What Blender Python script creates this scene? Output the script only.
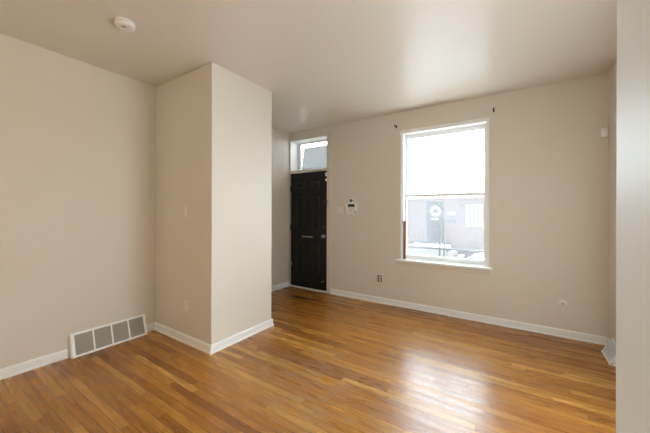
import bpy, bmesh, math, random
from mathutils import Vector, Matrix
random.seed(7)
for o in list(bpy.data.objects):
    bpy.data.objects.remove(o)
C = bpy.context.scene.collection
scene = bpy.context.scene

# ------------------------------------------------------------------ camera
cam_d = bpy.data.cameras.new('camera'); cam = bpy.data.objects.new('camera', cam_d); C.objects.link(cam)
cam_d.sensor_width = 36.0; cam_d.lens = 290.6 / 650 * 36
cam_d.shift_y = -(216.5 - 211.41) / 650
cam_d.clip_start = 0.02; cam_d.clip_end = 300
_y, _r = math.radians(33.401), math.radians(0.154)
F = Vector((-math.sin(_y), math.cos(_y), 0)); R0 = Vector((math.cos(_y), math.sin(_y), 0)); U0 = Vector((0, 0, 1))
Rv = R0 * math.cos(_r) + U0 * math.sin(_r); Uv = -R0 * math.sin(_r) + U0 * math.cos(_r)
m = Matrix.Identity(4)
for i in range(3):
    m[i][0] = Rv[i]; m[i][1] = Uv[i]; m[i][2] = -F[i]
m.translation = Vector((0, 0, 1.341))
cam.matrix_world = m
scene.camera = cam

# ------------------------------------------------------------------ view + sky
scene.view_settings.view_transform = 'Standard'; scene.view_settings.look = 'None'
scene.view_settings.gamma = 1.0; scene.view_settings.use_curve_mapping = False
scene.view_settings.exposure = 0.05
SKY = 12.5          # hazy sky, brightest ahead of the window (the sun stands veiled beyond the houses opposite)
w = bpy.data.worlds.new('sky'); scene.world = w; w.use_nodes = True
nt = w.node_tree; nt.nodes.clear()
tc = nt.nodes.new('ShaderNodeTexCoord'); sp = nt.nodes.new('ShaderNodeSeparateXYZ')
rp = nt.nodes.new('ShaderNodeValToRGB'); bg = nt.nodes.new('ShaderNodeBackground'); ou = nt.nodes.new('ShaderNodeOutputWorld')
mr = nt.nodes.new('ShaderNodeMapRange'); mr.inputs['From Min'].default_value = -1
nt.links.new(tc.outputs['Generated'], sp.inputs[0]); nt.links.new(sp.outputs['Y'], mr.inputs['Value'])
nt.links.new(mr.outputs[0], rp.inputs[0]); nt.links.new(rp.outputs[0], bg.inputs[0]); nt.links.new(bg.outputs[0], ou.inputs[0])
e = rp.color_ramp.elements
e[0].position = 0.45; e[0].color = (.04, .042, .045, 1)
e[1].position = 0.75; e[1].color = (.84, .95, 1, 1)
bg.inputs[1].default_value = SKY

SIDE_FILL = 15.0         # fill lamp in an added, unseen side opening behind the wall end, watts
FILL_LAMP = 70.0        # warm fill lamp added behind the camera to lift the walls, watts
SUN = 85.0          # sun running along the street, high over the roofs: it lights the ground, not the fronts
sd_ = bpy.data.lights.new('sun', 'SUN'); sd_.energy = SUN; sd_.angle = math.radians(2); sd_.color = (1, .97, .92)
so = bpy.data.objects.new('sun', sd_); C.objects.link(so)
so.rotation_euler = Vector((.60, -.04, -.80)).to_track_quat('-Z', 'Y').to_euler()
# room measures (metres); the camera stands at x = 0, y = 0
H, XL, XP, Y1, Y2, D, XR = 2.748, -3.4235, -2.3993, 1.697, 2.5037, 4.0145, 0.770
WT = 0.25                                   # front wall thickness
YB = -3.4                                   # back end of the room behind the camera
WX0, WX1, WZ0, WZ1 = -1.373, -0.276, 0.668, 2.474      # window opening
DX0, DX1, DZ1 = -3.404, -2.606, 2.022                   # door opening
TZ0, TZ1 = 2.060, 2.600                                 # transom opening
RZ0, RZ1 = 0.30, 1.90                       # side window added for fill light, unseen behind the white wall end
QY0, QY1 = 1.60, 2.80

def portal(name, loc, rot, sx, sy):
    l = bpy.data.lights.new(name, 'AREA'); l.shape = 'RECTANGLE'; l.size = sx; l.size_y = sy
    l.cycles.is_portal = True
    o = bpy.data.objects.new(name, l); C.objects.link(o); o.location = loc; o.rotation_euler = rot
    return o
portal('front_window_daylight', ((WX0+WX1)/2, D+WT+.03, (WZ0+WZ1)/2), (-math.pi/2, 0, 0), WX1-WX0, WZ1-WZ0)
portal('transom_daylight', ((DX0+DX1)/2, D+WT+.03, (TZ0+TZ1)/2), (-math.pi/2, 0, 0), DX1-DX0, TZ1-TZ0)
sl2 = portal('added_side_fill', (XR+.17, (QY0+QY1)/2, (RZ0+RZ1)/2), (0, math.pi/2, 0), RZ1-RZ0, QY1-QY0)
sl2.data.cycles.is_portal = False; sl2.data.energy = SIDE_FILL; sl2.data.color = (.93, 1, 1)  # added fill lamp, brightens the right side of floor and ceiling

# ------------------------------------------------------------------ materials
def newmat(name):
    m = bpy.data.materials.new(name); m.use_nodes = True
    n = m.node_tree; b = n.nodes['Principled BSDF']
    return m, n, b
def srgb(r, g, b):
    f = lambda c: ((c/255+.055)/1.055)**2.4 if c > 10.3 else c/255/12.92
    return (f(r), f(g), f(b), 1)
def simple(name, col, rough=.5, spec=.5, metal=0, var=.04, scale=6, bump=0, bscale=200):
    m, n, b = newmat(name)
    tc = n.nodes.new('ShaderNodeTexCoord'); nz = n.nodes.new('ShaderNodeTexNoise')
    nz.inputs['Scale'].default_value = scale; nz.inputs['Detail'].default_value = 4
    n.links.new(tc.outputs['Object'], nz.inputs['Vector'])
    mx = n.nodes.new('ShaderNodeMix'); mx.data_type = 'RGBA'
    mx.inputs[6].default_value = tuple(c*(1-var) for c in col[:3])+(1,); mx.inputs[7].default_value = tuple(min(1, c*(1+var)) for c in col[:3])+(1,)
    n.links.new(nz.outputs['Fac'], mx.inputs[0]); n.links.new(mx.outputs[2], b.inputs['Base Color'])
    b.inputs['Roughness'].default_value = rough; b.inputs['Specular IOR Level'].default_value = spec; b.inputs['Metallic'].default_value = metal
    if bump:
        n2 = n.nodes.new('ShaderNodeTexNoise'); n2.inputs['Scale'].default_value = bscale; n2.inputs['Detail'].default_value = 3
        n.links.new(tc.outputs['Object'], n2.inputs['Vector'])
        bp = n.nodes.new('ShaderNodeBump'); bp.inputs['Strength'].default_value = bump; bp.inputs['Distance'].default_value = .002
        n.links.new(n2.outputs['Fac'], bp.inputs['Height']); n.links.new(bp.outputs[0], b.inputs['Normal'])
    return m
WALL = srgb(227, 220, 208)
M = {}
M['wall'] = simple('beige_wall_paint', WALL, .48, .4, var=.02, scale=2, bump=.25, bscale=60)
M['ceiling'] = simple('ceiling_satin_paint', srgb(234, 227, 216), .33, .5, var=.02, scale=2, bump=.2, bscale=14)
M['white'] = simple('white_trim_paint', srgb(246, 247, 247), .38, .5, var=.02)
M['whitewall'] = simple('white_wall_paint', srgb(242, 249, 252), .5, .4, var=.015, bump=.2, bscale=50)
M['cream'] = simple('cream_trim_paint', srgb(224, 214, 202), .4, .5, var=.03)
M['plastic'] = simple('white_plastic', srgb(244, 242, 238), .35, .5, var=.01)
M['ivory'] = simple('ivory_plastic', srgb(238, 231, 219), .4, .5, var=.01)
M['black'] = simple('black_door_paint', srgb(13, 13, 14), .3, .4, var=.1, bump=.15, bscale=80)
M['dark'] = simple('dark_plastic', srgb(38, 36, 36), .4)
M['brown'] = simple('brown_socket_plastic', srgb(58, 42, 32), .45)
M['slotgrey'] = simple('grey_slot', srgb(110, 106, 100), .5)
M['steel'] = simple('brushed_steel', srgb(190, 190, 190), .3, metal=1)
M['iron'] = simple('black_iron', srgb(30, 28, 28), .45)
M['keygrey'] = simple('pale_grey_key', srgb(196, 192, 186), .5)
M['badge'] = simple('grey_blue_print', srgb(92, 98, 108), .5)
M['alu'] = simple('grey_aluminium', srgb(48, 56, 68), .45, metal=.0)
M['concrete'] = simple('grey_concrete', srgb(98, 97, 96), .9, .2, var=.06, scale=2)
M['asphalt'] = simple('grey_asphalt', srgb(84, 84, 86), .9, .2, var=.1, scale=3)
M['paleconcrete'] = simple('pale_concrete', srgb(214, 212, 206), .9, .2, var=.06, scale=2)
M['housepane'] = simple('grey_curtained_pane', srgb(112, 114, 128), .2)
M['porch'] = simple('light_porch_concrete', srgb(150, 150, 150), .9, .2, var=.06, scale=2)
M['siding'] = simple('white_siding', srgb(240, 240, 240), .6, .3, var=.01)
M['extwhite'] = simple('white_exterior_paint', srgb(240, 240, 240), .5, .3, var=.02)
M['extdoor'] = simple('slate_blue_door_paint', srgb(30, 36, 54), .5, .3)
M['extgrey'] = simple('grey_exterior_metal', srgb(60, 64, 74), .5)
M['wreath'] = simple('white_wreath', srgb(225, 228, 226), .8, .2)
M['carwhite'] = simple('silver_white_car_paint', srgb(150, 160, 172), .25, .5)
M['carblue'] = simple('blue_grey_car_paint', srgb(92, 112, 136), .25, .5)
M['carglass'] = simple('tinted_car_glass', srgb(60, 74, 88), .1, .5)
M['rubber'] = simple('black_rubber', srgb(28, 28, 28), .8)
M['rubbergrey'] = simple('grey_hub', srgb(150, 150, 150), .4)
M['meshdark'] = simple('duct_shadow', srgb(70, 64, 58), .8)
M['louver'] = simple('blue_grey_louver', srgb(222, 229, 231), .4)

def nmath(n, op, a, b=None, c=None):
    x = n.nodes.new('ShaderNodeMath'); x.operation = op
    for i, v in enumerate((a, b, c)):
        if v is None: continue
        if isinstance(v, (int, float)): x.inputs[i].default_value = v
        else: n.links.new(v, x.inputs[i])
    return x.outputs[0]
def ramp(n, fac, stops):
    r = n.nodes.new('ShaderNodeValToRGB'); e = r.color_ramp.elements
    e[0].position, e[0].color = stops[0]; e[1].position, e[1].color = stops[-1]
    for p, c in stops[1:-1]:
        q = e.new(p); q.color = c
    n.links.new(fac, r.inputs[0]); return r.outputs[0]
def mixc(n, fac, a, b, mode='MIX'):
    x = n.nodes.new('ShaderNodeMix'); x.data_type = 'RGBA'; x.blend_type = mode
    for i, v in ((0, fac), (6, a), (7, b)):
        if isinstance(v, (int, float)): x.inputs[i].default_value = v
        elif isinstance(v, tuple): x.inputs[i].default_value = v
        else: n.links.new(v, x.inputs[i])
    return x.outputs[2]
def noise(n, vec, scale, detail=3, rough=.5):
    x = n.nodes.new('ShaderNodeTexNoise'); x.inputs['Scale'].default_value = scale
    x.inputs['Detail'].default_value = detail; x.inputs['Roughness'].default_value = rough
    n.links.new(vec, x.inputs['Vector']); return x.outputs['Fac']
def comb(n, x, y, z=0.0):
    c = n.nodes.new('ShaderNodeCombineXYZ')
    for i, v in enumerate((x, y, z)):
        if isinstance(v, (int, float)): c.inputs[i].default_value = v
        else: n.links.new(v, c.inputs[i])
    return c.outputs[0]

def floor_mat():
    m, n, b = newmat('oak_strip_floor')
    tc = n.nodes.new('ShaderNodeTexCoord'); s = n.nodes.new('ShaderNodeSeparateXYZ'); n.links.new(tc.outputs['Object'], s.inputs[0])
    x, y = s.outputs[0], s.outputs[1]
    PW, PL = .057, .95
    v = nmath(n, 'DIVIDE', y, PW); row = nmath(n, 'FLOOR', v); fv = nmath(n, 'FRACT', v)
    wn = n.nodes.new('ShaderNodeTexWhiteNoise'); wn.noise_dimensions = '1D'; n.links.new(row, wn.inputs['W'])
    u = nmath(n, 'ADD', nmath(n, 'DIVIDE', x, PL), nmath(n, 'MULTIPLY', wn.outputs['Value'], 17.0))
    pid = nmath(n, 'FLOOR', u); fu = nmath(n, 'FRACT', u)
    w2 = n.nodes.new('ShaderNodeTexWhiteNoise'); w2.noise_dimensions = '2D'; n.links.new(comb(n, row, pid), w2.inputs['Vector'])
    rnd = w2.outputs['Value']
    base = ramp(n, rnd, FLOOR_STOPS)
    # grain
    gv = comb(n, nmath(n, 'ADD', nmath(n, 'MULTIPLY', x, 2.5), nmath(n, 'MULTIPLY', rnd, 40)), nmath(n, 'MULTIPLY', y, 32), rnd)
    g = noise(n, gv, 1.6, 5, .62)
    grain = ramp(n, g, [(.3, (.66, .62, .56, 1)), (.62, (1.1, 1.1, 1.1, 1))])
    col = mixc(n, 1.0, base, grain, 'MULTIPLY')
    # worn cloudy variation
    big = noise(n, tc.outputs['Object'], 1.1, 3)
    col = mixc(n, 1.0, col, ramp(n, big, [(.3, (.88, .86, .84, 1)), (.7, (1.06, 1.06, 1.06, 1))]), 'MULTIPLY')
    # gaps
    gap = nmath(n, 'MAXIMUM', nmath(n, 'LESS_THAN', fv, .06), nmath(n, 'LESS_THAN', fu, .0025))
    col = mixc(n, nmath(n, 'MULTIPLY', gap, .8), col, (.04, .018, .008, 1))
    # dark water stains by the door, a small knot mark by the window wall
    nd = noise(n, comb(n, nmath(n, 'MULTIPLY', x, 5), nmath(n, 'MULTIPLY', y, 16)), 2.2, 4, .65)
    for sx, sy, rx, ry, st in ((-2.82, 3.56, .22, .075, .9), (-2.54, 3.62, .12, .05, .6), (-2.54, 3.16, .07, .03, .7), (.12, 3.28, .075, .018, .8), (-1.5, 2.55, .05, .02, .5)):
        dx = nmath(n, 'DIVIDE', nmath(n, 'SUBTRACT', x, sx), rx); dy = nmath(n, 'DIVIDE', nmath(n, 'SUBTRACT', y, sy), ry)
        d = nmath(n, 'SQRT', nmath(n, 'ADD', nmath(n, 'MULTIPLY', dx, dx), nmath(n, 'MULTIPLY', dy, dy)))
        k = nmath(n, 'SUBTRACT', 1.5, nmath(n, 'ADD', d, nmath(n, 'MULTIPLY', nd, .9)))
        kk = n.nodes.new('ShaderNodeMapRange'); kk.inputs['From Max'].default_value = .45; kk.inputs['To Max'].default_value = st; n.links.new(k, kk.inputs['Value'])
        col = mixc(n, kk.outputs[0], col, (.035, .016, .008, 1))
    # grey scuffs
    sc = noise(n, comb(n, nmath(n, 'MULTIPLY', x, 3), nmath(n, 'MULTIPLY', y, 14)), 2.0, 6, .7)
    # scuffs lightened and gathered mid-room, painting in the window's glare
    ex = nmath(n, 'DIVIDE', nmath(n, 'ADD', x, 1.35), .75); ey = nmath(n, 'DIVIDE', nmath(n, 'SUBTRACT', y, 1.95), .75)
    glare_zone = nmath(n, 'MAXIMUM', nmath(n, 'SUBTRACT', 1.0, nmath(n, 'ADD', nmath(n, 'MULTIPLY', ex, ex), nmath(n, 'MULTIPLY', ey, ey))), 0.0)
    sc = nmath(n, 'ADD', sc, nmath(n, 'MULTIPLY', glare_zone, .15))
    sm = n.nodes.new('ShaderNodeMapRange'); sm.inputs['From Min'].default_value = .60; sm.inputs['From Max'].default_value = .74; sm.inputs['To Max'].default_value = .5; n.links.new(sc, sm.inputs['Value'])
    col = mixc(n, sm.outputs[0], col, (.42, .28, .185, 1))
    n.links.new(col, b.inputs['Base Color'])
    rr = n.nodes.new('ShaderNodeMapRange'); rr.inputs['From Min'].default_value = .3; rr.inputs['From Max'].default_value = .7
    rr.inputs['To Min'].default_value = .22; rr.inputs['To Max'].default_value = .36
    n.links.new(noise(n, gv, .7, 3), rr.inputs['Value'])
    ro = nmath(n, 'ADD', rr.outputs[0], nmath(n, 'MULTIPLY', sm.outputs[0], .35))
    n.links.new(ro, b.inputs['Coat Roughness']); b.inputs['Coat Weight'].default_value = .9; b.inputs['Coat IOR'].default_value = 1.58; b.inputs['Roughness'].default_value = .6; b.inputs['Specular IOR Level'].default_value = .04
    hgt = nmath(n, 'SUBTRACT', nmath(n, 'ADD', nmath(n, 'MULTIPLY', rnd, .35), nmath(n, 'MULTIPLY', g, .15)), nmath(n, 'MULTIPLY', gap, 1.0))
    cup = nmath(n, 'MULTIPLY', nmath(n, 'SINE', nmath(n, 'MULTIPLY', fv, math.pi)), .4)
    bp = n.nodes.new('ShaderNodeBump'); bp.inputs['Strength'].default_value = .35; bp.inputs['Distance'].default_value = .0014
    n.links.new(nmath(n, 'ADD', hgt, cup), bp.inputs['Height']); n.links.new(bp.outputs[0], b.inputs['Normal'])
    return m
FLOOR_STOPS = [(0, srgb(146, 90, 30)), (.25, srgb(164, 105, 36)), (.6, srgb(176, 117, 42)), (.85, srgb(188, 131, 52)), (1, srgb(204, 152, 74))]
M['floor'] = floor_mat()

def glass_mat(name, veil, veilcol=(1, 1, 1, 1), tint=(1, 1, 1, 1)):
    m = bpy.data.materials.new(name); m.use_nodes = True; n = m.node_tree; n.nodes.clear()
    o = n.nodes.new('ShaderNodeOutputMaterial'); t = n.nodes.new('ShaderNodeBsdfTransparent'); t.inputs[0].default_value = tint
    tr = n.nodes.new('ShaderNodeBsdfTranslucent'); tr.inputs[0].default_value = veilcol
    tc = n.nodes.new('ShaderNodeTexCoord'); f = noise(n, tc.outputs['Object'], 9, 3)
    mr = n.nodes.new('ShaderNodeMapRange'); mr.inputs['To Min'].default_value = veil*.92; mr.inputs['To Max'].default_value = veil*1.08; n.links.new(f, mr.inputs['Value'])
    x = n.nodes.new('ShaderNodeMixShader'); n.links.new(mr.outputs[0], x.inputs[0]); n.links.new(t.outputs[0], x.inputs[1]); n.links.new(tr.outputs[0], x.inputs[2])
    g = n.nodes.new('ShaderNodeBsdfGlossy'); g.inputs['Roughness'].default_value = .05
    lw = n.nodes.new('ShaderNodeLayerWeight'); lw.inputs[0].default_value = .2
    y = n.nodes.new('ShaderNodeMixShader'); n.links.new(nmath(n, 'MULTIPLY', lw.outputs['Fresnel'], .5), y.inputs[0])
    n.links.new(x.outputs[0], y.inputs[1]); n.links.new(g.outputs[0], y.inputs[2]); n.links.new(y.outputs[0], o.inputs[0])
    return m
M['glass'] = glass_mat('glare_veil_glass', .055, (1, 1, 1, 1), (.95, .98, 1, 1))  # white veil in the panes imitates glare washing out the street
M['frost'] = glass_mat('grey_frosted_glass', .85, (.26, .262, .26, 1), (.26, .265, .265, 1))

def brick_mat():
    m, n, b = newmat('red_brick')
    tc = n.nodes.new('ShaderNodeTexCoord'); s = n.nodes.new('ShaderNodeSeparateXYZ'); n.links.new(tc.outputs['Object'], s.inputs[0])
    bt = n.nodes.new('ShaderNodeTexBrick'); n.links.new(comb(n, s.outputs[0], s.outputs[2]), bt.inputs['Vector'])
    bt.inputs['Color1'].default_value = srgb(82, 54, 59); bt.inputs['Color2'].default_value = srgb(104, 73, 78); bt.inputs['Mortar'].default_value = srgb(126, 116, 120)
    bt.inputs['Scale'].default_value = 1; bt.inputs['Brick Width'].default_value = .2; bt.inputs['Row Height'].default_value = .067; bt.inputs['Mortar Size'].default_value = .008
    n.links.new(bt.outputs['Color'], b.inputs['Base Color']); b.inputs['Roughness'].default_value = .9
    return m
M['brick'] = brick_mat()
def perforated():
    m, n, b = newmat('perforated_grey_metal')
    tc = n.nodes.new('ShaderNodeTexCoord'); s = n.nodes.new('ShaderNodeSeparateXYZ'); n.links.new(tc.outputs['Object'], s.inputs[0])
    fy = nmath(n, 'SUBTRACT', nmath(n, 'FRACT', nmath(n, 'MULTIPLY', s.outputs[1], 140)), .5)
    fz = nmath(n, 'SUBTRACT', nmath(n, 'FRACT', nmath(n, 'MULTIPLY', s.outputs[2], 140)), .5)
    d = nmath(n, 'ADD', nmath(n, 'MULTIPLY', fy, fy), nmath(n, 'MULTIPLY', fz, fz))
    hole = nmath(n, 'LESS_THAN', d, .085)
    n.links.new(mixc(n, hole, srgb(176, 170, 160), srgb(84, 80, 74)), b.inputs['Base Color'])
    b.inputs['Roughness'].default_value = .6
    return m
M['perf'] = perforated()
def woodstick():
    m, n, b = newmat('bare_wood')
    tc = n.nodes.new('ShaderNodeTexCoord'); mp = n.nodes.new('ShaderNodeMapping'); mp.inputs['Scale'].default_value = (60, 60, 3)
    n.links.new(tc.outputs['Object'], mp.inputs[0]); f = noise(n, mp.outputs[0], 2, 4)
    n.links.new(ramp(n, f, [(.3, srgb(128, 92, 66)), (.7, srgb(176, 136, 100))]), b.inputs['Base Color']); b.inputs['Roughness'].default_value = .7
    return m
M['stick'] = woodstick()

# ------------------------------------------------------------------ mesh helpers
class MB:
    def __init__(s): s.bm = bmesh.new()
    def _add(s, bm2):
        me = bpy.data.meshes.new('t'); bm2.to_mesh(me); bm2.free(); s.bm.from_mesh(me); bpy.data.meshes.remove(me); return s
    def box(s, lo, hi, bev=0, seg=2, mat=None):
        b = bmesh.new(); bmesh.ops.create_cube(b, size=1)
        for v in b.verts:
            v.co = Vector([(lo[i]+hi[i])/2 + v.co[i]*(hi[i]-lo[i]) for i in range(3)])
        if bev: bmesh.ops.bevel(b, geom=b.edges[:], offset=bev, segments=seg, affect='EDGES', profile=.5)
        if mat: b.transform(mat)
        return s._add(b)
    def cyl(s, p, q, r, r2=None, n=20, bev=0):
        p, q = Vector(p), Vector(q); b = bmesh.new()
        bmesh.ops.create_cone(b, cap_ends=True, segments=n, radius1=r, radius2=r if r2 is None else r2, depth=(q-p).length)
        if bev:
            ed = [x for x in b.edges if len(x.link_faces) == 2 and any(len(f.verts) > 4 for f in x.link_faces)]
            bmesh.ops.bevel(b, geom=ed, offset=bev, segments=2, affect='EDGES', profile=.5)
        b.transform(Matrix.Translation((p+q)/2) @ (q-p).to_track_quat('Z', 'Y').to_matrix().to_4x4())
        return s._add(b)
    def lathe(s, prof, n=40, mat=None):
        b = bmesh.new(); rings = []
        for r, z in prof:
            rings.append([b.verts.new((max(r, 1e-5)*math.cos(2*math.pi*i/n), max(r, 1e-5)*math.sin(2*math.pi*i/n), z)) for i in range(n)])
        for a, c in zip(rings, rings[1:]):
            for i in range(n): b.faces.new((a[i], a[(i+1) % n], c[(i+1) % n], c[i]))
        bmesh.ops.remove_doubles(b, verts=b.verts, dist=1e-4); bmesh.ops.recalc_face_normals(b, faces=b.faces)
        if mat: b.transform(mat)
        return s._add(b)
    def prism(s, poly, axis, a, c, bev=0):
        """poly: 2-D outline in the two other axes; extruded from a to c along axis"""
        b = bmesh.new(); o = [i for i in range(3) if i != axis]
        def mk(t):
            out = []
            for p in poly:
                co = [0, 0, 0]; co[o[0]], co[o[1]] = p; co[axis] = t; out.append(b.verts.new(co))
            return out
        A, B = mk(a), mk(c); k = len(poly)
        b.faces.new(A); b.faces.new(B[::-1])
        for i in range(k): b.faces.new((A[i], B[i], B[(i+1) % k], A[(i+1) % k]))
        bmesh.ops.recalc_face_normals(b, faces=b.faces)
        if bev: bmesh.ops.bevel(b, geom=b.edges[:], offset=bev, segments=2, affect='EDGES', profile=.5)
        return s._add(b)
    def tube(s, pts, r, n=10):
        pts = [Vector(p) for p in pts]; b = bmesh.new(); rings = []
        for i, p in enumerate(pts):
            d = (pts[min(i+1, len(pts)-1)] - pts[max(i-1, 0)]).normalized()
            q = d.to_track_quat('Z', 'Y'); rings.append([b.verts.new(p + q @ Vector((r*math.cos(2*math.pi*k/n), r*math.sin(2*math.pi*k/n), 0))) for k in range(n)])
        for a, c in zip(rings, rings[1:]):
            for i in range(n): b.faces.new((a[i], a[(i+1) % n], c[(i+1) % n], c[i]))
        b.faces.new(rings[0][::-1]); b.faces.new(rings[-1])
        return s._add(b)
    def sweep(s, prof, path, side):
        """prof: (distance from wall, height) outline; path: wall-line points in plan; side +1 = left of travel"""
        b = bmesh.new(); P = [Vector((p[0], p[1])) for p in path]; rings = []
        for i, p in enumerate(P):
            ns = []
            if i > 0: d = (P[i]-P[i-1]).normalized(); ns.append(Vector((-d.y, d.x))*side)
            if i < len(P)-1: d = (P[i+1]-P[i]).normalized(); ns.append(Vector((-d.y, d.x))*side)
            nv = ns[0] if len(ns) == 1 else (ns[0]+ns[1]) / (1+ns[0].dot(ns[1]))
            rings.append([b.verts.new((p.x+nv.x*a, p.y+nv.y*a, z)) for a, z in prof])
        k = len(prof)
        for a, c in zip(rings, rings[1:]):
            for i in range(k): b.faces.new((a[i], a[(i+1) % k], c[(i+1) % k], c[i]))
        b.faces.new(rings[0]); b.faces.new(rings[-1][::-1]); bmesh.ops.recalc_face_normals(b, faces=b.faces)
        return s._add(b)
    def build(s, name, mat, parent=None, smooth=False, origin=None, **props):
        me = bpy.data.meshes.new(name)
        if origin is not None: s.bm.transform(Matrix.Translation(-Vector(origin)))
        s.bm.to_mesh(me); s.bm.free()
        me.materials.append(mat)
        if smooth:
            me.shade_smooth() if hasattr(me, 'shade_smooth') else None
            me.set_sharp_from_angle(angle=math.radians(40))
        o = bpy.data.objects.new(name, me); C.objects.link(o)
        if origin is not None: o.location = origin
        if parent:
            o.parent = parent
            o.matrix_parent_inverse = parent.matrix_world.inverted() if origin is None and False else Matrix.Identity(4)
            o.location = Vector(o.location) - parent.get('_wl', Vector((0, 0, 0))) if False else o.location
        for k, v in props.items(): o[k] = v
        return o
def tag(o, label, cat, group=None):
    o['label'] = label; o['category'] = cat
    if group: o['group'] = group
    return o
def empty(name, loc, label=None, cat=None, group=None, kind=None):
    o = bpy.data.objects.new(name, None); C.objects.link(o); o.location = loc; o.empty_display_size = .1
    if label: tag(o, label, cat, group)
    if kind: o['kind'] = kind
    return o
def part(mb, name, mat, parent, smooth=False, label=None):
    """geometry is given in world coordinates; the part is stored relative to its parent"""
    off = Vector((0, 0, 0)); p = parent
    while p: off += Vector(p.location); p = p.parent
    mb.bm.transform(Matrix.Translation(-off))
    o = mb.build(name, mat, None, smooth); o.parent = parent
    if label: o['label'] = label
    return o
def struct(mb, name, mat, label=None, cat=None):
    o = mb.build(name, mat); o['kind'] = 'structure'
    return tag(o, label, cat) if label else o
V = Vector

# ================================================================== ROOM SHELL
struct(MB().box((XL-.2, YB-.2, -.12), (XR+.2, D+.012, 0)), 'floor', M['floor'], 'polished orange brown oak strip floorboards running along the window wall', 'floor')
struct(MB().box((XL-.2, YB-.2, H), (XR+.2, D+WT, H+.15)), 'ceiling', M['ceiling'], 'plain satin beige painted ceiling over the whole room', 'ceiling')
struct(MB().box((XL-.2, YB-.2, 0), (XL, D, H)), 'wall_left', M['wall'], 'plain beige wall with the long air return grille at its foot', 'wall')
struct(MB().box((XL, Y1, 0), (XP, Y2, H), .006, 2), 'wall_pier', M['wall'], 'boxed-out beige pier standing out from the side wall before the door', 'wall')
bw = MB()
for lo, hi in (((XL-.2, D, 0), (DX0, D+WT, H)), ((DX0, D, TZ1), (DX1, D+WT, H)), ((DX1, D, 0), (WX0, D+WT, H)),
               ((WX0, D, 0), (WX1, D+WT, WZ0)), ((WX0, D, WZ1), (WX1, D+WT, H)), ((WX1, D, 0), (XR+.2, D+WT, H))):
    bw.box(lo, hi)
struct(bw, 'wall_back', M['wall'], 'beige wall holding the black front door and the bright window', 'wall')
rw = MB()
for lo, hi in (((XR, YB-.2, 0), (XR+.2, QY0, H)), ((XR, QY0, 0), (XR+.2, QY1, RZ0)), ((XR, QY0, RZ1), (XR+.2, QY1, H)), ((XR, QY1, 0), (XR+.2, D, H))):
    rw.box(lo, hi)
struct(rw, 'wall_right', M['wall'], 'narrow sliver of beige wall behind the white wall end', 'wall')
struct(MB().box((XL, YB-.2, 0), (XR, YB, H)), 'wall_rear', M['wall'])
JX = .250; JY = JX/.2060
struct(MB().box((JX, .86, 0), (JX+.12, JY, H), .004, 2), 'wall_near', M['whitewall'], 'white painted end of a wall close beside the camera', 'wall')

BASE = [(0, 0), (.021, 0), (.021, .006), (.018, .014), (.0135, .017), (.0135, .066), (.011, .074), (.006, .079), (.005, .082), (0, .082)]
def base(name, path, side, label):
    return struct(MB().sweep(BASE, path, side), name, M['white'], label, 'baseboard')
base('baseboard_left', [(XL, YB), (XL, .925)], -1, 'white baseboard in front of the grille on the long side wall')
base('baseboard_corner', [(XL, 1.588), (XL, Y1), (XP, Y1), (XP, Y2), (XL, Y2)][:2], -1, 'very short white baseboard piece between grille and pier')
base('baseboard_pier', [(XL+.0, Y1), (XP, Y1), (XP, Y2), (XL, Y2)], -1, 'white baseboard wrapping round the foot of the pier')
base('baseboard_alcove', [(XL, Y2), (XL, D)], -1, 'white baseboard in the alcove between pier and front door')
base('baseboard_back', [(-2.531, D), (XR, D)], -1, 'long white baseboard under the window')
base('baseboard_right', [(XR, D), (XR, JY+.3)], -1, 'white baseboard behind the small floor register')
struct(MB().box((DX1, D-.012, 0), (-2.531, D+.02, 2.66), .003), 'trim_1', M['cream'], 'cream door casing between black door and keypad wall', 'trim')
struct(MB().box((XL+.001, D-.006, 0), (DX0, D+.02, 2.62), .002), 'trim_2', M['cream'], 'thin cream door casing squeezed into the alcove corner', 'trim')
struct(MB().box((DX0, D-.008, DZ1+.004), (DX1, D+.12, TZ0), .004), 'trim_3', M['cream'], 'cream bar between black door and transom', 'trim')
struct(MB().box((DX0, D-.022, 0), (DX1, D+.11, .0155), .004), 'trim_4', M['white'], 'thin white threshold strip under the black door', 'trim')

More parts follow.
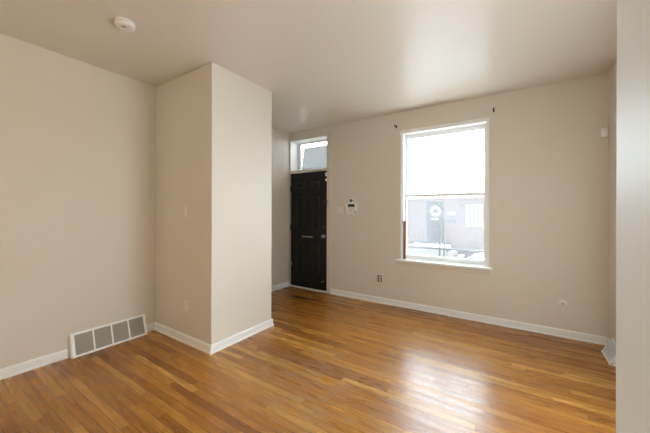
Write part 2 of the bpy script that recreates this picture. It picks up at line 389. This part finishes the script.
# ------------------------------------------------------------------ front door
door = empty('door_1', (DX0, D+.05, 0), 'black six panel front door with steel mail slot', 'door', kind='structure')
dy0, dy1 = D+.030, D+.072
dz0 = .016; DW = DX1-.004; DL = DX0+.004
cols = [(-3.292, -3.106), (-2.945, -2.775)]
rows = [(1.748, 1.886), (1.045, 1.618), (.275, .785)]
lf = MB()
xs = [DL, cols[0][0], cols[0][1], cols[1][0], cols[1][1], DW]; zs = [dz0, rows[2][0], rows[2][1], rows[1][0], rows[1][1], rows[0][0], rows[0][1], DZ1-.002]
for i in (0, 2, 4): lf.box((xs[i], dy0, dz0), (xs[i+1], dy1, zs[-1]))
for (a, c) in cols:
    for j in (0, 2, 4, 6): lf.box((a, dy0, zs[j]), (c, dy1, zs[j+1]))
part(lf, 'door_leaf', M['black'], door)
for (a, c) in cols:
    for (z0, z1) in rows:
        p = MB(); b = bmesh.new()
        # moulded panel: steps in from the leaf, then rises to a raised field
        rings = []
        for ins, dep in ((0, 0), (.012, .010), (.022, .012), (.045, .003), (.05, .003)):
            rings.append([b.verts.new((x, dy0+dep, z)) for x, z in ((a+ins, z0+ins), (c-ins, z0+ins), (c-ins, z1-ins), (a+ins, z1-ins))])
        for r1, r2 in zip(rings, rings[1:]):
            for k in range(4): b.faces.new((r1[k], r1[(k+1) % 4], r2[(k+1) % 4], r2[k]))
        b.faces.new(rings[-1])
        back = [b.verts.new((x, dy1, z)) for x, z in ((a, z0), (c, z0), (c, z1), (a, z1))]
        for k in range(4): b.faces.new((rings[0][k], back[k], back[(k+1) % 4], rings[0][(k+1) % 4]))
        b.faces.new(back); bmesh.ops.recalc_face_normals(b, faces=b.faces)
        p._add(b); part(p, 'door_panel', M['black'], door)
ms = part(MB().box((-3.155, dy0-.008, .878), (-2.895, dy0, .922), .003), 'mail_slot', M['dark'], door, label='steel-edged mail slot')
part(MB().box((-3.140, dy0-.013, .893), (-2.912, dy0-.007, .911), .003), 'mail_flap', M['steel'], ms)
yax = Matrix.Rotation(math.pi/2, 4, 'X')
part(MB().lathe([(0, 0), (.028, 0), (.028, .006), (.012, .010), (.011, .026), (.024, .034), (.027, .046), (.022, .058), (0, .062)], 28,
     Matrix.Translation((-2.683, dy0, .925)) @ yax), 'door_knob', M['steel'], door, True)
dbolt = part(MB().lathe([(0, 0), (.026, 0), (.026, .008), (.016, .012), (.016, .018), (0, .019)], 24, Matrix.Translation((-2.683, dy0, 1.075)) @ yax), 'deadbolt', M['dark'], door, True)
part(MB().box((-2.686, dy0-.032, 1.062), (-2.680, dy0-.016, 1.088), .002), 'thumb_turn', M['dark'], dbolt)
part(MB().cyl((-2.693, dy0, .170), (-2.693, dy0-.045, .170), .007, .010), 'door_stop', M['steel'], door)
for z in (.40, 1.05, 1.74):
    part(MB().cyl((DX0+.002, D+.022, z-.045), (DX0+.002, D+.022, z+.045), .007).box((DX0+.001, D+.024, z-.04), (DX0+.025, D+.030, z+.04)), 'hinge', M['steel'] if z < .5 else M['dark'], door)
part(MB().box((-2.655, dy0-.014, 1.50), (-2.575, D-.012, 1.528), .003).cyl((-2.60, D-.020, 1.40), (-2.60, D-.020, 1.515), .004), 'chain_latch', M['dark'], door)
for z0, z1 in ((1.925, 1.985), (1.845, 1.885)):
    part(MB().box((-2.650, dy0-.022, z0), (-2.598, dy0-.002, z1), .003), 'door_catch', M['white'], door, label='small white catch at door top')

# ------------------------------------------------------------------ transom
tr = empty('window_2', ((DX0+DX1)/2, D, TZ0), 'bright white boxed transom with tilted frosted pane above black door', 'window', kind='structure')
t = .012
part(MB().box((DX0, D+.004, TZ0), (DX0+t, D+WT, TZ1)).box((DX1-t, D+.004, TZ0), (DX1, D+WT, TZ1)).box((DX0+t, D+.004, TZ1-t), (DX1-t, D+WT, TZ1)).box((DX0+t, D+.12, TZ0), (DX1-t, D+WT, TZ0+t)), 'reveal_lining', M['white'], tr)
fy = D+.2; fx0, fx1, fz0, fz1 = DX0+t, DX1-t, TZ0+t, TZ1-t
part(MB().box((fx0, fy, fz0), (-3.322, fy+.035, fz1), .003).box((-2.67, fy, fz0), (fx1, fy+.035, fz1), .003).box((-3.322, fy, 2.561), (-2.67, fy+.035, fz1), .003).box((-3.322, fy, fz0), (-2.67, fy+.035, fz0+.03), .003), 'transom_frame', M['white'], tr)
tilt = math.atan2(4.313-4.232, .41)
pm = Matrix.Translation((-2.995, fy+.018, fz0+.03)) @ Matrix.Rotation(-tilt, 4, 'X')
part(MB().box((-.322, -.003, 0), (.322, .003, .425), mat=pm), 'hopper_pane', M['frost'], tr, label='frosted grey pane tilted outward')

# ------------------------------------------------------------------ main window
win = empty('window_1', ((WX0+WX1)/2, D, WZ0), 'tall bright white double hung window on the beige wall', 'window', kind='structure')
jt = .022
part(MB().box((WX0, D-.004, WZ0), (WX0+jt, D+WT-.02, WZ1), .002).box((WX1-jt, D-.004, WZ0), (WX1, D+WT-.02, WZ1), .002)
     .box((WX0+jt, D+.01, WZ1-.03), (WX1-jt, D+WT-.02, WZ1)).box((WX0+jt, D+.03, WZ0), (WX1-jt, D+WT, WZ0+.012)), 'window_jamb', M['white'], win)
part(MB().box((WX0-.004, D-.016, WZ1-.042), (WX1+.006, D+.012, WZ1+.006), .003), 'head_casing', M['white'], win)
part(MB().box((-1.420, D-.052, .640), (-.243, D+.095, .671), .006), 'window_stool', M['white'], win)
part(MB().box((-1.390, D-.014, .585), (-.262, D, .640), .004), 'apron', M['wall'], win)
sx0, sx1 = WX0+jt, WX1-jt
def sash(name, y0, z0, z1, st, bot, top):
    s = part(MB().box((sx0, y0, z0), (sx0+st, y0+.034, z1), .003).box((sx1-st, y0, z0), (sx1, y0+.034, z1), .003)
             .box((sx0+st, y0, z0), (sx1-st, y0+.034, z0+bot), .003).box((sx0+st, y0, z1-top), (sx1-st, y0+.034, z1), .003), name, M['white'], win)
    part(MB().box((sx0+st, y0+.015, z0+bot), (sx1-st, y0+.019, z1-top)), 'pane', M['glass'], s)
    return s
sash('lower_sash', D+.095, WZ0+.012, 1.585, .042, .05, .034)
us = sash('upper_sash', D+.135, 1.552, WZ1-.03, .046, .034, .06)
part(MB().box((sx0, D+.012, WZ0+.012), (sx0+.016, D+.093, WZ1-.03)).box((sx1-.016, D+.012, WZ0+.012), (sx1, D+.093, WZ1-.03)), 'inner_stop', M['white'], win)
part(MB().box((-.372, D+.112, 1.60), (-.360, D+.134, 1.66), .003).cyl((-.366, D+.105, 1.63), (-.350, D+.105, 1.665), .004), 'sash_latch', M['dark'], us)
tag(MB().box((-1.334, D+.016, .672), (-1.300, D+.040, 1.208), .002).build('wooden_stick', M['stick']), 'bare brown wooden stick standing in the window jamb', 'stick')
gd = empty('window_guard', (-.85, D+.205, .66), 'thin dark metal guard with twin uprights outside the lower sash', 'window guard')
gy = D+.205
for x in (-.882, -.826): part(MB().box((x-.011, gy-.011, .650), (x+.011, gy+.011, 1.255), .002), 'upright', M['iron'], gd)
part(MB().box((sx0-.004, gy-.030, .818), (sx1+.004, gy-.011, .846), .002), 'rail', M['iron'], gd)
part(MB().box((sx0-.004, gy-.030, .690), (sx1+.004, gy-.011, .704), .002), 'rail', M['iron'], gd)
part(MB().box((-.90, gy-.025, .640), (-.81, gy+.02, .652), .002), 'foot_plate', M['alu'], gd)
for i, (x, z, nm) in enumerate(((-1.431, 2.547, 'above the keypad side of the window'), (-.231, 2.555, 'at the window corner nearest the motion sensor'))):
    br = empty('curtain_rod_bracket', (x, D, z), 'small black curtain rod bracket ' + nm, 'bracket', 'curtain rod brackets')
    part(MB().box((x-.008, D-.006, z-.020), (x+.008, D, z+.024), .002), 'wall_plate', M['iron'], br)
    part(MB().tube([(x, D-.004, z+.012), (x, D-.028, z+.012), (x, D-.046, z+.004), (x, D-.058, z-.012), (x, D-.070, z-.014), (x, D-.078, z-.002), (x, D-.078, z+.010)], .0065), 'hook', M['iron'], br, True)

# ------------------------------------------------------------------ wall devices on the window wall
kp = empty('alarm_keypad', (-2.14, D, 1.30), 'white alarm keypad with dark screen beside the black door', 'keypad')
hs = part(MB().box((-2.243, D-.028, 1.300), (-2.038, D, 1.468), .008, 3), 'housing', M['plastic'], kp, True)
part(MB().box((-2.200, D-.031, 1.412), (-2.084, D-.027, 1.455), .001), 'screen', M['dark'], kp)
for r in range(3):
    for c in range(4):
        x = -2.196+c*.029; z = 1.388-r*.026
        part(MB().box((x, D-.032, z), (x+.018, D-.027, z+.013), .002), 'key', M['keygrey'], kp)
part(MB().box((-2.076, D-.032, 1.318), (-2.056, D-.027, 1.338), .002), 'alarm_button', M['brown'], kp)
part(MB().box((-2.196, D-.014, 1.468), (-2.090, D, 1.545), .004), 'badge_plate', M['plastic'], kp)
part(MB().cyl((-2.155, D-.014, 1.510), (-2.155, D-.0165, 1.510), .026).box((-2.122, D-.0165, 1.498), (-2.098, D-.014, 1.506)).box((-2.122, D-.0165, 1.512), (-2.102, D-.014, 1.518)), 'badge_emblem', M['badge'], kp)

def wall_plate(t, frame, w, h, mat, name='cover_plate'):
    """plate in the plane whose matrix is frame: x along the wall, y out of it, z up"""
    mb = MB().box((-w/2, 0, -h/2), (w/2, .006, h/2), .0025, 2); mb.bm.transform(frame); return part(mb, name, mat, t, True)
def backframe(x, z): return Matrix.Translation((x, D, z)) @ Matrix.Rotation(math.pi, 4, 'Z')
def pierframe(x, z): return Matrix.Translation((x, Y1, z)) @ Matrix.Rotation(math.pi, 4, 'Z')
def fb(t, frame, name, mat, lo, hi, bev=.001, parent=None):
    mb = MB().box(lo, hi, bev); mb.bm.transform(frame); return part(mb, name, mat, parent or t)
t1 = empty('light_switch', (-2.341, D, 1.352), 'ivory double light switch between door casing and keypad', 'light switch')
f = backframe(-2.341, 1.352); wall_plate(t1, f, .114, .110, M['ivory'])
for dx in (-.024, .024):
    fb(t1, f, 'toggle', M['plastic'], (dx-.006, .005, -.010), (dx+.006, .016, .014), .002)
    for dz in (-.034, .034): fb(t1, f, 'screw', M['steel'], (dx-.003, .005, dz-.003), (dx+.003, .0075, dz+.003), .0008)
t2 = empty('wall_socket', (-1.676, D, .357), 'ivory wall socket with dark brown outlets beneath the keypad wall', 'socket')
f = backframe(-1.676, .357); wall_plate(t2, f, .080, .130, M['ivory'])
for dx in (-.021, .021):
    for dz in (-.036, 0, .036): fb(t2, f, 'outlet', M['brown'], (dx-.0125, .004, dz-.014), (dx+.0125, .0085, dz+.014), .002)
t3 = empty('light_switch', (-2.807, Y1, 1.336), 'pale narrow light switch high on the shaded face of the pier', 'light switch')
f = pierframe(-2.807, 1.336); wall_plate(t3, f, .072, .116, M['ivory'])
fb(t3, f, 'toggle', M['plastic'], (-.016, .005, -.034), (.016, .010, .034), .002)
for dz in (-.048, .048): fb(t3, f, 'screw', M['slotgrey'], (-.003, .005, dz-.003), (.003, .0075, dz+.003), .0008)
t4 = empty('wall_socket', (-2.807, Y1, .367), 'pale wall socket low on the shaded face of the pier', 'socket')
f = pierframe(-2.807, .367); wall_plate(t4, f, .072, .122, M['ivory'])
for dz in (-.024, .024):
    rc = fb(t4, f, 'outlet', M['plastic'], (-.016, .005, dz-.017), (.016, .0095, dz+.017), .003)
    for dx in (-.007, .007): fb(t4, f, 'slot', M['slotgrey'], (dx-.0015, .009, dz-.004), (dx+.0015, .0100, dz+.006), 0, rc)
jk = empty('cable_jack', (.417, D, .359), 'round pale cable jack with dark hole low on the wall', 'jack')
part(MB().lathe([(0, 0), (.043, 0), (.043, .003), (.038, .0065), (0, .007)], 36, Matrix.Translation((.417, D, .359)) @ yax), 'cover_plate', M['ivory'], jk, True)
part(MB().cyl((.417, D-.006, .357), (.417, D-.012, .357), .007), 'socket_hole', M['brown'], jk)
ms = empty('motion_sensor', (XR-.035, D, 2.09), 'small white motion sensor high in the room corner', 'sensor')
sm = Matrix.Translation((XR-.032, D-.024, 2.141)) @ Matrix.Rotation(math.radians(-18), 4, 'Z')
mb = MB().box((-.028, -.020, -.046), (.028, .018, .046), .008, 3); mb.bm.transform(sm); part(mb, 'housing', M['plastic'], ms, True)
mb = MB().box((-.020, -.0235, -.030), (.020, -.019, .005), .002); mb.bm.transform(sm); part(mb, 'lens', M['white'], ms)
mb = MB().box((-.015, .0, -.02), (.02, .026, .02)); mb.bm.transform(sm); part(mb, 'mount', M['plastic'], ms)

# ------------------------------------------------------------------ smoke detector
SX, SY = -2.447, .988
sd = empty('smoke_detector', (SX, SY, H), 'round white smoke detector on the ceiling', 'smoke detector')
fl = Matrix.Translation((SX, SY, H)) @ Matrix.Rotation(math.pi, 4, 'X')
part(MB().lathe([(0, 0), (.066, 0), (.067, .008), (.065, .010)], 48, fl), 'mounting_base', M['plastic'], sd, True)
part(MB().lathe([(.063, .010), (.064, .012), (.064, .030), (.060, .036), (.052, .039), (.020, .040), (0, .040)], 48, fl), 'housing', M['plastic'], sd, True)
mb = MB().box((-.016, -.005, .039), (.016, .005, .0425), .0015); mb.bm.transform(fl @ Matrix.Translation((.012, .012, 0)) @ Matrix.Rotation(.5+math.pi/2, 4, 'Z')); part(mb, 'test_button', M['slotgrey'], sd)
mb = MB()
for k in range(5): mb.box((-.020, -.030+k*.005, .039), (.012, -.028+k*.005, .0408), mat=Matrix.Rotation(.5, 4, 'Z'))
mb.bm.transform(fl); part(mb, 'sounder_grille', M['ivory'], sd)

# ------------------------------------------------------------------ air return grille, leaning face
gx0, gy0, gy1, gh = .085, .938, 1.578, .208
gr = empty('air_return_grille', (XL, (gy0+gy1)/2, 0), 'long slanted white air return grille with four grey mesh panels', 'air grille')
L = math.hypot(gx0-.018, gh); th = math.atan2(gh, -(gx0-.018))
# face frame: u along y, v up the slope from the floor, n outward
uo = V((0, 1, 0)); vo = V((-(gx0-.018)/L, 0, gh/L)); no = V((gh/L, 0, (gx0-.018)/L))
FM = Matrix(((uo.x, vo.x, no.x, XL+gx0), (uo.y, vo.y, no.y, gy0), (uo.z, vo.z, no.z, .004), (0, 0, 0, 1)))
W = gy1-gy0; bd = .026
mb = MB(); tk = .012
for lo, hi in (((0, 0, -tk), (bd, L, 0)), ((W-bd, 0, -tk), (W, L, 0)), ((bd, 0, -tk), (W-bd, bd*.8, 0)), ((bd, L-bd*.8, -tk), (W-bd, L, 0))): mb.box(lo, hi, .002)
pw = (W-2*bd-3*.014)/4
for k in range(3):
    u = bd+pw*(k+1)+.014*k; mb.box((u, bd*.8, -tk), (u+.014, L-bd*.8, -.001), .0015)
mb.bm.transform(FM); part(mb, 'frame', M['white'], gr)
for k in range(4):
    u = bd+(pw+.014)*k; mb = MB().box((u, bd*.8, -tk+.001), (u+pw, L-bd*.8, -.005)); mb.bm.transform(FM); part(mb, 'mesh_panel', M['perf'], gr)
for y0, y1 in ((gy0-.004, gy0+.006), (gy1-.006, gy1+.004)):
    part(MB().prism([(XL+.0005, 0), (XL+gx0-.014, 0), (XL+.008, gh-.004), (XL+.0005, gh-.004)], 1, y0, y1), 'end_cap', M['white'], gr)

# ------------------------------------------------------------------ floor register by the far corner
ry0, ry1, rx, rh = 3.500, 3.800, .680, .150
rg = empty('floor_register', (XR, (ry0+ry1)/2, 0), 'small slanted white floor register at the foot of the corner wall', 'register')
L = math.hypot(XR-.010-rx, rh); vo = V(((XR-.010-rx)/L, 0, rh/L)); no = V((-rh/L, 0, (XR-.010-rx)/L))
FM = Matrix(((0, vo.x, no.x, rx), (1, vo.y, no.y, ry0), (0, vo.z, no.z, .002), (0, 0, 0, 1))); W = ry1-ry0
mb = MB()
for lo, hi in (((0, 0, -.008), (.018, L, 0)), ((W-.018, 0, -.008), (W, L, 0)), ((.018, 0, -.008), (W-.018, .018, 0)), ((.018, L-.018, -.008), (W-.018, L, 0))): mb.box(lo, hi, .002)
mb.bm.transform(FM); part(mb, 'frame', M['white'], rg)
mb = MB().box((.018, .018, -.008), (W-.018, L-.018, -.006)); mb.bm.transform(FM); part(mb, 'back_panel', M['louver'], rg)
for k in range(11):
    u = .026+k*(W-.052)/10; mb = MB().box((u-.004, .020, -.006), (u+.004, L-.020, -.001), .001); mb.bm.transform(FM); part(mb, 'louver', M['louver'], rg)
for y0, y1 in ((ry0, ry0+.006), (ry1-.006, ry1)):
    part(MB().prism([(XR-.0005, 0), (rx+.012, 0), (XR-.012, rh-.006), (XR-.0005, rh-.006)], 1, y0, y1), 'end_cap', M['white'], rg)

# ------------------------------------------------------------------ unseen side window, added to frame the fill lamp
for nm, y0, y1 in (('added_window', QY0, QY1),):
    sw = empty(nm, (XR, (y0+y1)/2, RZ0), kind='structure')
    part(MB().box((XR, y0, RZ0), (XR+.16, y0+.05, RZ1)).box((XR, y1-.05, RZ0), (XR+.16, y1, RZ1)).box((XR, y0, RZ0), (XR+.16, y1, RZ0+.05)).box((XR, y0, RZ1-.05), (XR+.16, y1, RZ1)), 'added_window_frame', M['white'], sw)

# ------------------------------------------------------------------ ceiling lamp added as fill at the unseen back of the room
lx, ly = -1.1, -2.7
cl = empty('added_ceiling_lamp', (lx, ly, H), 'round warm fill lamp added on the unseen back ceiling', 'lamp')
part(MB().lathe([(0, H-.012), (.15, H-.012), (.16, H-.006), (.16, H), (0, H)], 40, Matrix.Translation((lx, ly, 0))), 'mounting_plate', M['white'], cl, True)
part(MB().lathe([(0, H-.035), (.025, H-.035), (.028, H-.012), (0, H-.012)], 24, Matrix.Translation((lx, ly, 0))), 'fill_lamp_socket', M['plastic'], cl, True)
pl = bpy.data.lights.new('fill_bulb', 'POINT'); pl.energy = FILL_LAMP; pl.color = (1, .92, .74); pl.shadow_soft_size = .07
po = bpy.data.objects.new('fill_bulb', pl); C.objects.link(po); po.location = (lx, ly, H-.11)

# ================================================================== STREET OUTSIDE
GZ = -1.0
o = MB().box((-40, D+WT, GZ-.2), (40, 6.8, GZ)).build('sidewalk', M['paleconcrete']); o['kind'] = 'structure'
o = MB().box((-40, 6.8, GZ-.3), (40, 11.2, GZ-.12)).build('road', M['asphalt']); o['kind'] = 'structure'
o = MB().box((-40, 11.2, GZ-.2), (40, 14.6, GZ)).build('far_sidewalk', M['concrete']); o['kind'] = 'structure'
FY = 14.6
def house(x0, x1, doorx, winx, label, main=False):
    h = empty('row_house', ((x0+x1)/2, FY, GZ), label, 'house', 'row houses across the street')
    c = (x0+x1)/2
    dxa, dxb, dza, dzb = doorx-.415, doorx+.415, -.17, 1.87
    wxa, wxb, wza, wzb = winx-.22, winx+.22, .78, 1.57
    w = MB()
    for a, b_, z0, z1 in ((x0, dxa, GZ, 2.0), (dxa, dxb, dzb, 2.0), (dxa, dxb, GZ, dza), (dxb, wxa, GZ, 2.0), (wxa, wxb, GZ, wza), (wxa, wxb, wzb, 2.0), (wxb, x1, GZ, 2.0)):
        w.box((a, FY, z0), (b_, FY+.3, z1))
    part(w, 'brick_wall', M['brick'], h)
    part(MB().box((x0, FY-.16, 1.97), (x1, FY+.3, 2.16), .02), 'cornice', M['extwhite'], h)
    part(MB().prism([(FY-.2, 2.16), (FY+1.2, 2.16), (FY+1.2, 2.3), (FY-.24, 2.2)], 0, x0, x1), 'roof', M['extwhite'], h)
    d = part(MB().box((dxa+.05, FY+.08, dza+.02), (dxb-.05, FY+.13, dzb-.05), .004).box((dxa+.14, FY+.07, .95-.75), (dxb-.14, FY+.082, .7), .004), 'door', M['extdoor'], h)
    part(MB().box((doorx-.17, FY+.055, .945), (doorx+.13, FY+.082, 1.03), .004), 'mail_slot', M['extwhite'], d)
    part(MB().box((dxa, FY+.02, dza), (dxa+.05, FY+.14, dzb)).box((dxb-.05, FY+.02, dza), (dxb, FY+.14, dzb)).box((dxa, FY+.02, dzb-.05), (dxb, FY+.14, dzb)), 'door_frame', M['extgrey'], h)
    wf = part(MB().box((wxa-.10, FY-.03, wza-.10), (wxa, FY+.1, wzb+.08)).box((wxb, FY-.03, wza-.10), (wxb+.12, FY+.1, wzb+.08)).box((wxa, FY-.03, wzb), (wxb, FY+.1, wzb+.08)).box((wxa, FY-.06, wza-.10), (wxb, FY+.1, wza))
              .box((winx-.10, FY+.02, wza), (winx-.06, FY+.1, wzb)).box((winx+.06, FY+.02, wza), (winx+.10, FY+.1, wzb)), 'window', M['extwhite'], h)
    part(MB().box((wxa, FY+.06, wza), (wxb, FY+.08, wzb)), 'pane', M['housepane'], wf)
    part(MB().box((doorx-.9, FY-1.3, GZ), (doorx+.75, FY, -.19), .01), 'porch_slab', M['porch'], h)
    for k in range(3): part(MB().box((doorx+.75+.28*k, FY-1.2, GZ), (doorx+1.03+.28*k, FY, -.39-.2*k), .01), 'step', M['porch'], h)
    return h
house(-5.9, -.9, -3.27, -1.60, 'pale brick row house with wreath on its dark door, across the street', True)
house(-10.9, -5.9, -8.3, -6.7, 'brick row house across the street, next beyond the wreath house door')
house(-.9, 4.1, 1.8, 3.3, 'brick row house across the street, past the white framed window')
wr = tag(MB().build('wreath', M['wreath']) if False else empty('wreath', (-3.262, FY+.06, 1.37)), 'round white wreath hanging on the dark door across the street', 'wreath')
mb = MB()
for k in range(26):
    a = 2*math.pi*k/26; r = .15+random.uniform(-.02, .02)
    cx, cz = -3.262+r*math.cos(a), 1.37+r*math.sin(a)
    for j in range(3):
        b = a+random.uniform(-.9, .9); mb.cyl((cx, FY+.055, cz), (cx+.10*math.cos(b), FY+.03+random.uniform(-.02, .01), cz+.10*math.sin(b)), .030, .010, 6)
part(mb, 'leaves', M['wreath'], wr)
part(MB().lathe([(.15, 0), (.17, .02), (.19, 0), (.17, -.02), (.15, 0)], 28, Matrix.Translation((-3.262, FY+.06, 1.37)) @ yax), 'hoop', M['wreath'], wr)
tag(MB().lathe([(0, 0), (.05, 0), (.07, .04), (.07, .16), (.02, .22), (0, .22)], 16, Matrix.Translation((-2.086, FY-.08, 1.47))).box((-2.10, FY-.06, 1.54), (-2.07, FY, 1.60)).build('wall_lantern', M['extgrey'], None, True), 'dark wall lantern on brick between door and window across the street', 'lantern')
tag(MB().box((-2.69, FY-.025, 1.20), (-2.40, FY-.003, 1.33), .004).build('house_sign', M['extwhite']), 'blank white sign plate on brick beside the dark door', 'sign')
mbx = empty('mailbox', (-2.52, FY, .82), 'dark wall mailbox on brick under the white sign plate', 'mailbox')
part(MB().box((-2.69, FY-.10, .82), (-2.35, FY, .90), .01), 'box', M['extgrey'], mbx)
part(MB().box((-2.70, FY-.12, .905), (-2.34, FY, .925), .006), 'lid', M['extgrey'], mbx)
rl = empty('porch_railing', (-3.7, FY-1.25, -.19), 'thin grey porch railing before the dark door across the street', 'railing')
yy = FY-1.25
part(MB().box((-4.15, yy-.02, .55), (-2.75, yy+.02, .59)), 'top_rail', M['extgrey'], rl)
part(MB().box((-4.15, yy-.02, .02), (-2.75, yy+.02, .05)), 'bottom_rail', M['extgrey'], rl)
for k in range(13): part(MB().box((-4.15+k*.115, yy-.008, -.19 if k in (0, 12) else .05), (-4.134+k*.115, yy+.008, .56)), 'baluster', M['extgrey'], rl)

def car(cx, y0, paint, label, s=1):
    c = empty('car', (cx, y0+.85, GZ-.12), label, 'car', 'parked cars')
    z = GZ-.12; P = lambda pts: [(cx+s*a, z+b) for a, b in pts]
    part(MB().prism(P([(-2.15, .30), (-2.18, .62), (-2.05, .80), (-1.1, .90), (1.25, .93), (2.0, .86), (2.12, .70), (2.12, .32), (1.75, .22), (-1.7, .22)]), 1, y0, y0+1.7, .05), 'body', paint, c, True)
    gl = part(MB().prism(P([(-1.15, .88), (-.45, 1.36), (.75, 1.38), (1.5, .90)]), 1, y0+.14, y0+1.56, .04), 'windows', M['carglass'], c, True)
    part(MB().prism(P([(-.52, 1.345), (-.40, 1.42), (.15, 1.46), (.72, 1.42), (.82, 1.35)]), 1, y0+.16, y0+1.54, .02), 'roof', paint, c, True)
    for a, b_ in ((-.50, -1.20), (.10, .05), (.78, 1.52)):
        for yy in (y0+.13, y0+1.53):
            part(MB().prism(P([(a-.04, 1.37), (a+.04, 1.37), (b_+.05, .89), (b_-.05, .89)]), 1, yy, yy+.04), 'pillar', paint, c)
    for a in (-1.35, 1.35):
        for yy in (y0-.02, y0+1.52):
            wl = part(MB().cyl((cx+a, yy, z+.31), (cx+a, yy+.2, z+.31), .31, None, 28, .03), 'wheel', M['rubber'], c, True)
            part(MB().cyl((cx+a, yy-.006, z+.31), (cx+a, yy+.206, z+.31), .19, None, 20), 'hubcap', M['rubbergrey'], wl)
    return c
car(-.35, 6.95, M['carwhite'], 'silver white parked car low behind the sill beside the window guard uprights', 1)
car(-4.9, 6.95, M['carblue'], 'blue grey parked car partly hidden by the window jamb', 1)
tag(MB().tube([(-14, 9, 3.36), (-8, 9, 3.26), (-2.3, 9, 3.145), (-.7, 9, 3.105), (4, 9, 3.05), (12, 9, 3.1)], .010, 6).build('utility_wire', M['alu']), 'thin utility wire crossing the bright sky outside the upper sash', 'wire')
